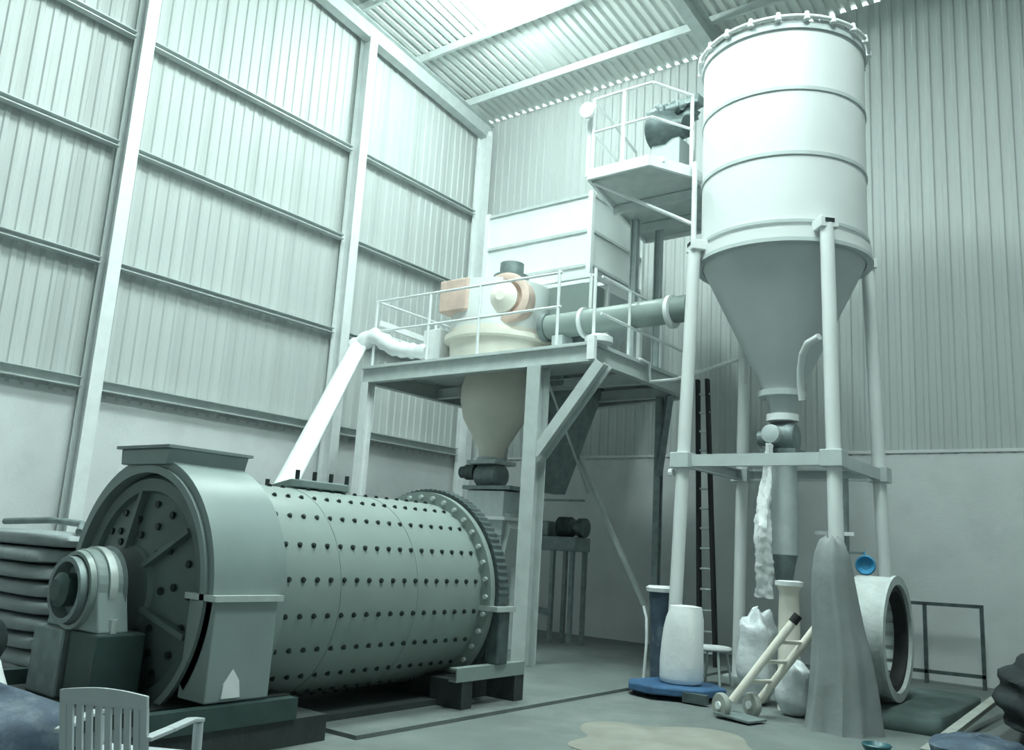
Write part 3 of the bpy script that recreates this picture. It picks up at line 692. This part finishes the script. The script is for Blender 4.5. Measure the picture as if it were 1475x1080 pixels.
MB().lathe((-6.38, 11.6, 8.34), (0.75, -0.12, -0.10), [(0, 0.20), (0.06, 0.33), (0.34, 0.30), (0.46, 0.20), (0.66, 0.17)], 28).build('intake_cone', 'dark_steel', dm, smooth=35)
MB().box((-6.35, 11.45, 7.12), (-5.85, 12.0, 8.10)).build('filter_case', 'grey_steel', dm, bevel=0.02)
for k in range(7):
    a = (-6.45+0.12*k, 11.7+0.05*(k % 3), 8.66+0.09*math.sin(k*2.2))
    lump((a[0]-0.10, a[1]-0.12, a[2]-0.05), (a[0]+0.13, a[1]+0.12, a[2]+0.13), 30+k, 0.25).build('hose_coil', 'mid_steel', dm, smooth=60)
MB().tube([(-6.2, 11.75, 8.0), (-6.25, 11.75, 8.5), (-5.62, 11.75, 8.72)], 0.05, 10).build('hose', 'mid_steel', dm, smooth=60)
wc = thing('white_canister', (-6.45, 11.2, 7.12), 'white canister standing at left on the access platform deck', 'canister')
MB().lathe((-6.35, 11.1, 7.12), (0, 0, 1), [(0, 0.09), (0.42, 0.09), (0.46, 0.05), (0.52, 0.05)], 20).build('canister_body', 'cream', wc, smooth=40)
MB().lathe((-6.35, 11.1, 7.64), (0, 0, 1), [(0, 0.055), (0.05, 0.055)], 16).build('cap', 'grey_steel', wc, smooth=40)

# ------------------------------------------------------------------ screw feeder on a stand by the back wall
ss = thing('feeder_stand', (-9.0, 13.2, 0), 'dark screw feeder with motor on a tall legged stand by the back wall', 'machine')
MB().box((-9.95, 12.95, 1.60), (-8.44, 13.45, 1.85)).build('trough', 'mid_steel', ss, bevel=0.02)
for (x, y) in ((-8.93, 13.0), (-8.52, 13.0), (-8.93, 13.4), (-8.52, 13.4)):
    MB().bar((x, y, 0), (x, y, 1.6), 0.07, 0.07).build('leg', 'mid_steel', ss)
MB().bar((-9.9, 13.2, 0.62), (-8.93, 13.0, 0.52), 0.05, 0.10).build('stretcher', 'mid_steel', ss)
mo = MB().lathe((-9.0, 13.2, 2.02), (1, 0, 0), [(0, 0.10), (0.05, 0.16), (0.34, 0.16), (0.38, 0.10), (0.46, 0.10), (0.48, 0.17), (0.60, 0.17), (0.62, 0.05)], 24).build('motor', 'dark_steel', ss, smooth=35)
for k in range(6): MB().lathe((-8.94+0.045*k, 13.2, 2.02), (1, 0, 0), [(0, 0.155), (0, 0.185), (0.012, 0.185), (0.012, 0.155)], 20, closed=True).build('cooling_fin', 'dark_steel', mo)
MB().box((-9.6, 13.05, 1.85), (-9.1, 13.35, 2.12)).build('gearbox', 'mid_steel', ss, bevel=0.02)
MB().bar((-9.5, 13.2, 2.12), (-9.5, 13.2, 2.5), 0.06, 0.06).build('arm_post', 'mid_steel', ss)
MB().bar((-9.56, 13.2, 2.5), (-8.45, 13.2, 2.5), 0.05, 0.04).build('arm', 'mid_steel', ss)

# ------------------------------------------------------------------ ladder
ld = thing('ladder', (-5.8, 12.95, 0), 'dark ladder leaning upright behind the left silo leg', 'ladder')
lt, lbm = Vector((-6.12, 13.0, 4.5)), Vector((-5.82, 12.7, 0))
off = Vector((0.21, 0.0, 0))
for s_ in (-0.5, 0.5): MB().bar(lbm+off*s_*1.25, lt+off*s_*0.8, 0.05, 0.09).build('stile', 'rubber', ld)
for k in range(14):
    t = (k+0.7)/14.5; c = lbm+(lt-lbm)*t
    MB().cyl(c-off*0.55, c+off*0.55, 0.018, 0.018, 8).build('rung', 'grey_steel', ld)

# ------------------------------------------------------------------ things on the floor by the silo
pj = thing('blue_pallet', (-4.88, 9.75, 0), 'low blue platform on the floor carrying the white sack', 'pallet')
MB().prism([(-5.42, 9.62, 0.06), (-5.30, 9.40, 0.06), (-4.95, 9.30, 0.06), (-4.42, 9.55, 0.06), (-4.32, 9.95, 0.06), (-4.6, 10.25, 0.06), (-5.3, 10.1, 0.06)], (0, 0, 0.09)).build('deck', 'blue', pj, bevel=0.02)
for (x, y) in ((-5.2, 9.55), (-4.55, 9.75), (-4.6, 10.05), (-5.15, 10.0)):
    MB().box((x-0.09, y-0.07, 0), (x+0.09, y+0.07, 0.062)).build('foot', 'rubber', pj)
MB().box((-4.62, 9.42, 0.02), (-4.34, 9.52, 0.12)).build('handle', 'dark_steel', pj)
wb_ = MB(); vv = []; n = 28; fs = []
zs = [0.15, 0.17, 0.22, 0.4, 0.6, 0.78, 0.90, 0.98, 1.04, 1.05]; rx = [0.2, 0.245, 0.26, 0.262, 0.255, 0.245, 0.23, 0.205, 0.19, 0.10]
for j, (z, r) in enumerate(zip(zs, rx)):
    for i in range(n):
        g = 2*math.pi*i/n; k = 1+0.03*math.sin(3*g+j)+0.02*math.sin(7*g)*(1 if 1 < j < 9 else 0)
        vv.append((-4.86+r*k*math.cos(g)+0.012*j*0.6, 9.84+0.8*r*k*math.sin(g), z))
for j in range(len(zs)-1): fs += [(j*n+i, j*n+(i+1) % n, (j+1)*n+(i+1) % n, (j+1)*n+i) for i in range(n)]
fs += [tuple(range(n))[::-1], tuple(range((len(zs)-1)*n, len(zs)*n))]
o = wb_.add(vv, fs).build('white_sack', 'white_bag', None, smooth=60); tag(o, 'tall full white sack standing upright on the blue platform', 'sack')
br = thing('blue_roll', (-5.50, 10.62, 0), 'upright dark blue roll with a white rim, behind the white sack', 'roll')
MB().lathe((-5.50, 10.62, 0), (0, 0, 1), [(0, 0.15), (0.3, 0.16), (0.62, 0.15), (0.85, 0.16), (1.05, 0.19), (1.17, 0.19)], 28).build('roll_body', 'blue_cloth', br, smooth=40)
MB().lathe((-5.50, 10.62, 1.15), (0, 0, 1), [(0, 0.16), (0.0, 0.225), (0.05, 0.235), (0.075, 0.2), (0.05, 0.16)], 28, closed=True).build('rim', 'white_wrap', br, smooth=40)
MB().tube([(-5.70, 10.50, 0.02), (-5.66, 10.48, 0.5), (-5.68, 10.50, 0.8), (-5.74, 10.52, 0.95)], 0.02, 8).build('strap', 'white_steel', br, smooth=50)
sl = thing('stool', (-5.02, 11.1, 0), 'small stool with a pale round top behind the white sack', 'stool')
MB().lathe((-5.02, 11.1, 0.45), (0, 0, 1), [(0, 0.24), (0.02, 0.25), (0.04, 0.24)], 28).build('seat', 'white_wrap', sl, smooth=40)
for sx, sy in ((-1, -1), (1, -1), (1, 1), (-1, 1)):
    MB().tube([(-5.02+0.13*sx, 11.1+0.13*sy, 0.46), (-5.02+0.19*sx, 11.1+0.19*sy, 0)], 0.018, 8).build('leg', 'grey_steel', sl, smooth=50)
# hand truck lying back against the grey sack
ht_ = thing('hand_truck', (-3.95, 9.1, 0), 'pale hand truck with a small wheel, leaning back beside the draped sheet', 'hand truck')
pa, pb = Vector((-3.90, 9.12, 0.16)), Vector((-3.36, 9.42, 1.0))
sd = Vector((0.12, -0.22, 0))*0.0 + Vector((0.18, 0.30, 0))
for s_ in (0, 1):
    MB().tube([pa+sd*s_, pb+sd*s_], 0.045, 12).build('side_rail', 'cream', ht_, smooth=50)
    w0 = Vector((-3.955, 8.98, 0.125)) + sd*s_*1.1
    wd = MB().lathe(w0, (0.45, 0.80, 0), [(-0.035, 0.06), (-0.035, 0.115), (-0.02, 0.125), (0.02, 0.125), (0.035, 0.115), (0.035, 0.06)], 28).build('wheel', 'timber', ht_, smooth=35)
    MB().cyl(w0-Vector((0.45, 0.8, 0))*0.06, w0+Vector((0.45, 0.8, 0))*0.05, 0.04, 0.04, 16).build('hub', 'white_steel', wd)
for t in (0.25, 0.5, 0.75): MB().tube([pa+(pb-pa)*t, pa+(pb-pa)*t+sd], 0.022, 8).build('cross_bar', 'cream', ht_, smooth=50)
MB().tube([pb, pb+(pb-pa).normalized()*0.10], 0.05, 12).build('grip', 'rubber', ht_, smooth=50)
MB().tube([pb+sd, pb+sd+(pb-pa).normalized()*0.10], 0.05, 12).build('grip', 'rubber', ht_, smooth=50)
MB().bar((-3.98, 9.05, 0.05), (-3.55, 8.95, 0.03), 0.3, 0.02).build('toe_plate', 'mid_steel', ht_)
wp = thing('white_pipe', (-3.66, 10.15, 0), 'short white upright pipe with a flared rim below the drop pipe', 'pipe')
MB().lathe((-3.66, 10.15, 0), (0, 0, 1), [(0, 0.13), (0.9, 0.12), (1.30, 0.11), (1.36, 0.14)], 24).build('pipe', 'cream', wp, smooth=40)
MB().lathe((-3.66, 10.15, 1.36), (0, 0, 1), [(0, 0.10), (0, 0.155), (0.05, 0.16), (0.06, 0.10)], 24, closed=True).build('rim', 'white_wrap', wp, smooth=40)
o = lump((-4.25, 9.95, 0.0), (-3.87, 10.5, 1.02), 5, 0.16, 30, 22, 0.7, 4).build('grey_sack', 'film', None, smooth=70); tag(o, 'crumpled grey plastic sack standing behind the hand truck', 'sack')
o = lump((-3.66, 9.66, 0.0), (-3.30, 10.0, 0.55), 6, 0.14, 26, 18, 0.7, 3).build('grey_sack', 'film', None, smooth=70); tag(o, 'small pale grey sack on the floor beneath the hand truck rails', 'sack')
# grey sheet cone standing in for a smeared figure by the front leg
sh = MB(); n = 40; vv = []; fs = []
lev = [(0.0, 0.36), (0.05, 0.345), (0.3, 0.315), (0.6, 0.285), (0.8, 0.26), (1.0, 0.235), (1.25, 0.22), (1.5, 0.20), (1.7, 0.17), (1.85, 0.12), (1.9, 0.05)]
for j, (z, r) in enumerate(lev):
    for i in range(n):
        g = 2*math.pi*i/n; k = 1 + (0.10*math.sin(5*g+0.4+0.5*z)+0.07*math.sin(9*g+1.3-0.8*z)+0.04*math.sin(14*g))*(1-z/2.6)
        vv.append((-2.94+0.06*(1-z/2)+0.025*math.sin(3*z)+r*k*math.cos(g), 9.45+r*k*math.sin(g), z+(0.03*math.sin(4*g) if j > 7 else 0)))
for j in range(len(lev)-1): fs += [(j*n+i, j*n+(i+1) % n, (j+1)*n+(i+1) % n, (j+1)*n+i) for i in range(n)]
fs += [tuple(range(n))[::-1], tuple(range((len(lev)-1)*n, len(lev)*n))]
o = sh.add(vv, fs).build('draped_sheet', 'grey_sheet', None, smooth=70); tag(o, 'tall grey sheet draped in a cone before the front silo leg', 'sheet')
# green steel post with bar, blue tub hooked on it
gp = thing('steel_post', (-3.6, 12.0, 0), 'dull green upright post with a cross bar between the right silo legs', 'post')
MB().box((-3.68, 11.94, 0), (-3.53, 12.06, 2.78)).build('post_body', 'mid_steel', gp, bevel=0.01)
MB().bar((-3.93, 11.9, 2.04), (-3.42, 11.9, 2.04), 0.04, 0.05).build('cross_bar', 'white_steel', gp)
MB().bar((-3.53, 11.95, 1.80), (-3.28, 11.85, 1.80), 0.02, 0.03).build('hook', 'mid_steel', gp)
bt = thing('blue_tub', (-3.24, 11.75, 1.5), 'round bright blue plastic tub hanging above the pale ring', 'tub')
MB().lathe((-3.27, 11.86, 1.65), (0.2, -1, 0), [(0, 0.08), (0.10, 0.11), (0.12, 0.125), (0.14, 0.11), (0.08, 0.06)], 24).build('tub_body', 'blue_bright', bt, smooth=40)
MB().tube([(-3.27, 11.84, 1.76), (-3.29, 11.85, 1.82), (-3.31, 11.86, 1.79)], 0.012, 8).build('hanger', 'blue_bright', bt, smooth=50)

# green slab, pale edge board, big ring standing on it
gs = lump((-2.94, 9.92, -0.10), (-2.02, 12.4, 0.20), 11, 0.05, 40, 20, 0.35, 3).build('dark_mound', 'green_slab', None, smooth=70)
tag(gs, 'low dark green covered mound on the floor under the pale ring', 'mound')
eb = MB().bar((-1.97, 8.9, 0.03), (-1.85, 12.2, 0.24), 0.10, 0.05).build('edge_board', 'timber', None); tag(eb, 'long pale board lying along the right edge of the dark mound', 'board')
ring = thing('ring_casing', (-2.78, 10.6, 0.2), 'big pale ring casing with dark ribbed inside, standing on the mound', 'casing')
RC = Vector((-2.98, 10.5, 0.88)); RD = Vector((1, 0.0, 0))
MB().lathe(RC, RD, [(0, 0.65), (0.40, 0.65), (0.40, 0.57), (0.0, 0.57)], 56, closed=True).build('ring_shell', 'pale_ring', ring, smooth=35)
MB().lathe(RC, RD, [(0.385, 0.575), (0.385, 0.67), (0.42, 0.67), (0.42, 0.575)], 56, closed=True).build('rim', 'pale_ring', ring, smooth=35)
MB().lathe(RC, RD, [(0.24, 0.568), (0.38, 0.568), (0.38, 0.50), (0.24, 0.50)], 56, closed=True).build('lining', 'rubber', ring, smooth=35)  # inner wall shade put in as a black band
for k in range(22):
    g = 2*math.pi*(k+0.5)/22; rad = Vector((0, math.cos(g), math.sin(g)))
    MB().bar(RC+RD*0.01+rad*0.552, RC+RD*0.23+rad*0.552, 0.10, 0.035, rad).build('stave', 'grey_steel', ring)
# tube frame against the back wall
tf = thing('tube_frame', (-2.95, 14.6, 0), 'dark steel tube frame standing against the back wall', 'frame')
for x in (-3.5, -3.19, -2.42): MB().bar((x, 14.6, 0), (x, 14.6, 1.14), 0.05, 0.05).build('leg', 'dark_steel', tf)
for z in (1.14, 0.16): MB().bar((-3.75, 14.6, z), (-2.395, 14.6, z+0.02), 0.05, 0.05).build('rail', 'dark_steel', tf)
MB().bar((-3.75, 14.6, 0), (-3.75, 14.6, 1.14), 0.05, 0.05).build('leg', 'dark_steel', tf)
# dark tarp heap at the right edge, blue bundle before it
o = lump((-1.62, 9.35, 0), (-0.2, 12.6, 0.88), 21, 0.10, 60, 34, 0.85, 7).build('tarp_heap', 'dark_cloth', None, smooth=70); tag(o, 'black tarpaulin heap at the right edge of the floor', 'tarpaulin')
o = lump((-1.88, 8.25, 0), (-1.15, 9.15, 0.26), 22, 0.12, 36, 18, 0.8, 4).build('cloth_bundle', 'blue_cloth', None, smooth=70); tag(o, 'blue and white cloth bundle in front of the black tarpaulin heap', 'bundle')
bw = MB().lathe((-2.30, 8.55, 0.0), (0, 0, 1), [(0, 0.05), (0.03, 0.10), (0.08, 0.13), (0.09, 0.12), (0.04, 0.08), (0.03, 0.02)], 24).build('teal_bowl', 'teal', None, smooth=50); tag(bw, 'small dark teal bowl on the floor before the mound', 'bowl')

# ------------------------------------------------------------------ lower left corner
for k in range(9):
    z = 0.0+0.166*k; j = 0.05*math.sin(k*1.7)
    o = lump((-11.3+j, 4.15+j*0.6, z), (-8.85+j*1.3, 5.15+j*0.6, z+0.158), 50+k, 0.03, 40, 12, 0.42, 3).build('flat_sack', 'woven_sack', None, smooth=70)
    place_word = ['lowest', 'second lowest', 'third from the floor', 'fourth from the floor', 'middle', 'fourth from the top', 'third from the top', 'second from the top', 'topmost'][k]
    lab = place_word + ' pale woven sack of the stack left of the mill'
    tag(o, lab, 'sack', 'stacked woven sacks beside the mill')
hp = MB().tube([(-10.2, 4.3, 1.56), (-9.6, 4.5, 1.60), (-9.0, 4.55, 1.58), (-8.85, 4.45, 1.5)], 0.035, 8).build('rope', 'mid_steel', None, smooth=60); tag(hp, 'dark rope lying on top of the woven sack stack', 'rope')
gbx = thing('gear_reducer', (-8.35, 3.3, 0), 'dark gear reducer on the floor left of the mill bearing', 'machine')
MB().box((-8.75, 3.1, 0.0), (-8.05, 3.75, 0.34)).build('base', 'plinth', gbx)
MB().lathe((-8.6, 3.4, 0.55), (1, 0, 0), [(0, 0.24), (0.42, 0.24), (0.46, 0.12)], 24).build('gear_case', 'dark_steel', gbx, smooth=35)
MB().lathe((-8.14, 3.4, 0.60), (1, 0, 0), [(0, 0.07), (0.12, 0.07)], 16).build('shaft', 'mid_steel', gbx, smooth=35)
o = lump((-5.6, 1.75, 0), (-4.55, 2.62, 0.72), 61, 0.08, 36, 20, 0.8, 3).build('blue_bag', 'blue_cloth', None, smooth=70); tag(o, 'dark blue bag at the lower left corner beside the chair', 'bag')
o = lump((-7.0, 2.5, 0), (-6.35, 2.98, 0.70), 62, 0.10, 26, 16, 0.8, 3).build('pale_bag', 'white_bag', None, smooth=70); tag(o, 'pale bag at the left edge behind the dark blue bag', 'bag')

# plastic garden chair, seen from behind
ch = thing('plastic_chair', (-4.05, 2.6, 0), 'white plastic garden chair with slatted back, seen from behind', 'chair')
CB = Vector((-4.17, 2.35, 0)); cr = Vector((0.80, 0.60, 0)).normalized(); cf = Vector((-0.60, 0.80, 0)).normalized()
CB = Vector((-4.19, 2.34, 0)); cr = Vector((0.86, 0.51, 0)).normalized(); cf = Vector((-cr.y, cr.x, 0))
def cp(r, f, z): return CB + cr*r + cf*f + Vector((0, 0, z))
# back leans backward: f shifts with height
def bk_(r, z): return cp(r, -0.0+0.10*(0.82-z)/0.42, z)
tr_ = MB()
nseg = 10
topc = []
for i in range(nseg+1):
    r = -0.225+0.45*i/nseg; topc.append((r, 0.80+0.022*math.cos((r/0.225)*math.pi/2)))
th = cf*0.02
tr_.prism([bk_(r, 0.735) for r, z in topc]+[bk_(r, z) for r, z in topc[::-1]], th)
tr_.build('top_rail', 'white_plastic', ch)
for i in range(8):
    r = -0.172+0.344*i/7
    MB().prism([bk_(r-0.015, 0.42), bk_(r+0.015, 0.42), bk_(r+0.015, 0.74), bk_(r-0.015, 0.74)], th*0.8).build('back_slat', 'white_plastic', ch)
for s_ in (-1, 1):
    MB().prism([bk_(s_*0.19, 0.40), bk_(s_*0.225, 0.40), bk_(s_*0.225, 0.74), bk_(s_*0.19, 0.74)], th*1.2).build('back_post', 'white_plastic', ch)
    MB().tube([bk_(s_*0.21, 0.42), cp(s_*0.25, -0.10, 0)], 0.024, 8).build('leg', 'white_plastic', ch, smooth=50)
    MB().tube([cp(s_*0.27, 0.50, 0.60), cp(s_*0.29, 0.52, 0)], 0.026, 8).build('leg', 'white_plastic', ch, smooth=50)
    ar = MB(); A = [bk_(s_*0.225, 0.60), cp(s_*0.255, 0.22, 0.615), cp(s_*0.265, 0.42, 0.625), cp(s_*0.27, 0.52, 0.61)]
    for a, b in zip(A[:-1], A[1:]): ar.bar(a, b, 0.055, 0.022)
    ar.build('armrest', 'white_plastic', ch, bevel=0.005)
MB().prism([cp(-0.20, 0.08, 0.41), cp(0.20, 0.08, 0.41), cp(0.24, 0.52, 0.43), cp(-0.24, 0.52, 0.43)], (0, 0, 0.025)).build('seat', 'white_plastic', ch, bevel=0.008)

# thin pale cream patch lying on the floor in front
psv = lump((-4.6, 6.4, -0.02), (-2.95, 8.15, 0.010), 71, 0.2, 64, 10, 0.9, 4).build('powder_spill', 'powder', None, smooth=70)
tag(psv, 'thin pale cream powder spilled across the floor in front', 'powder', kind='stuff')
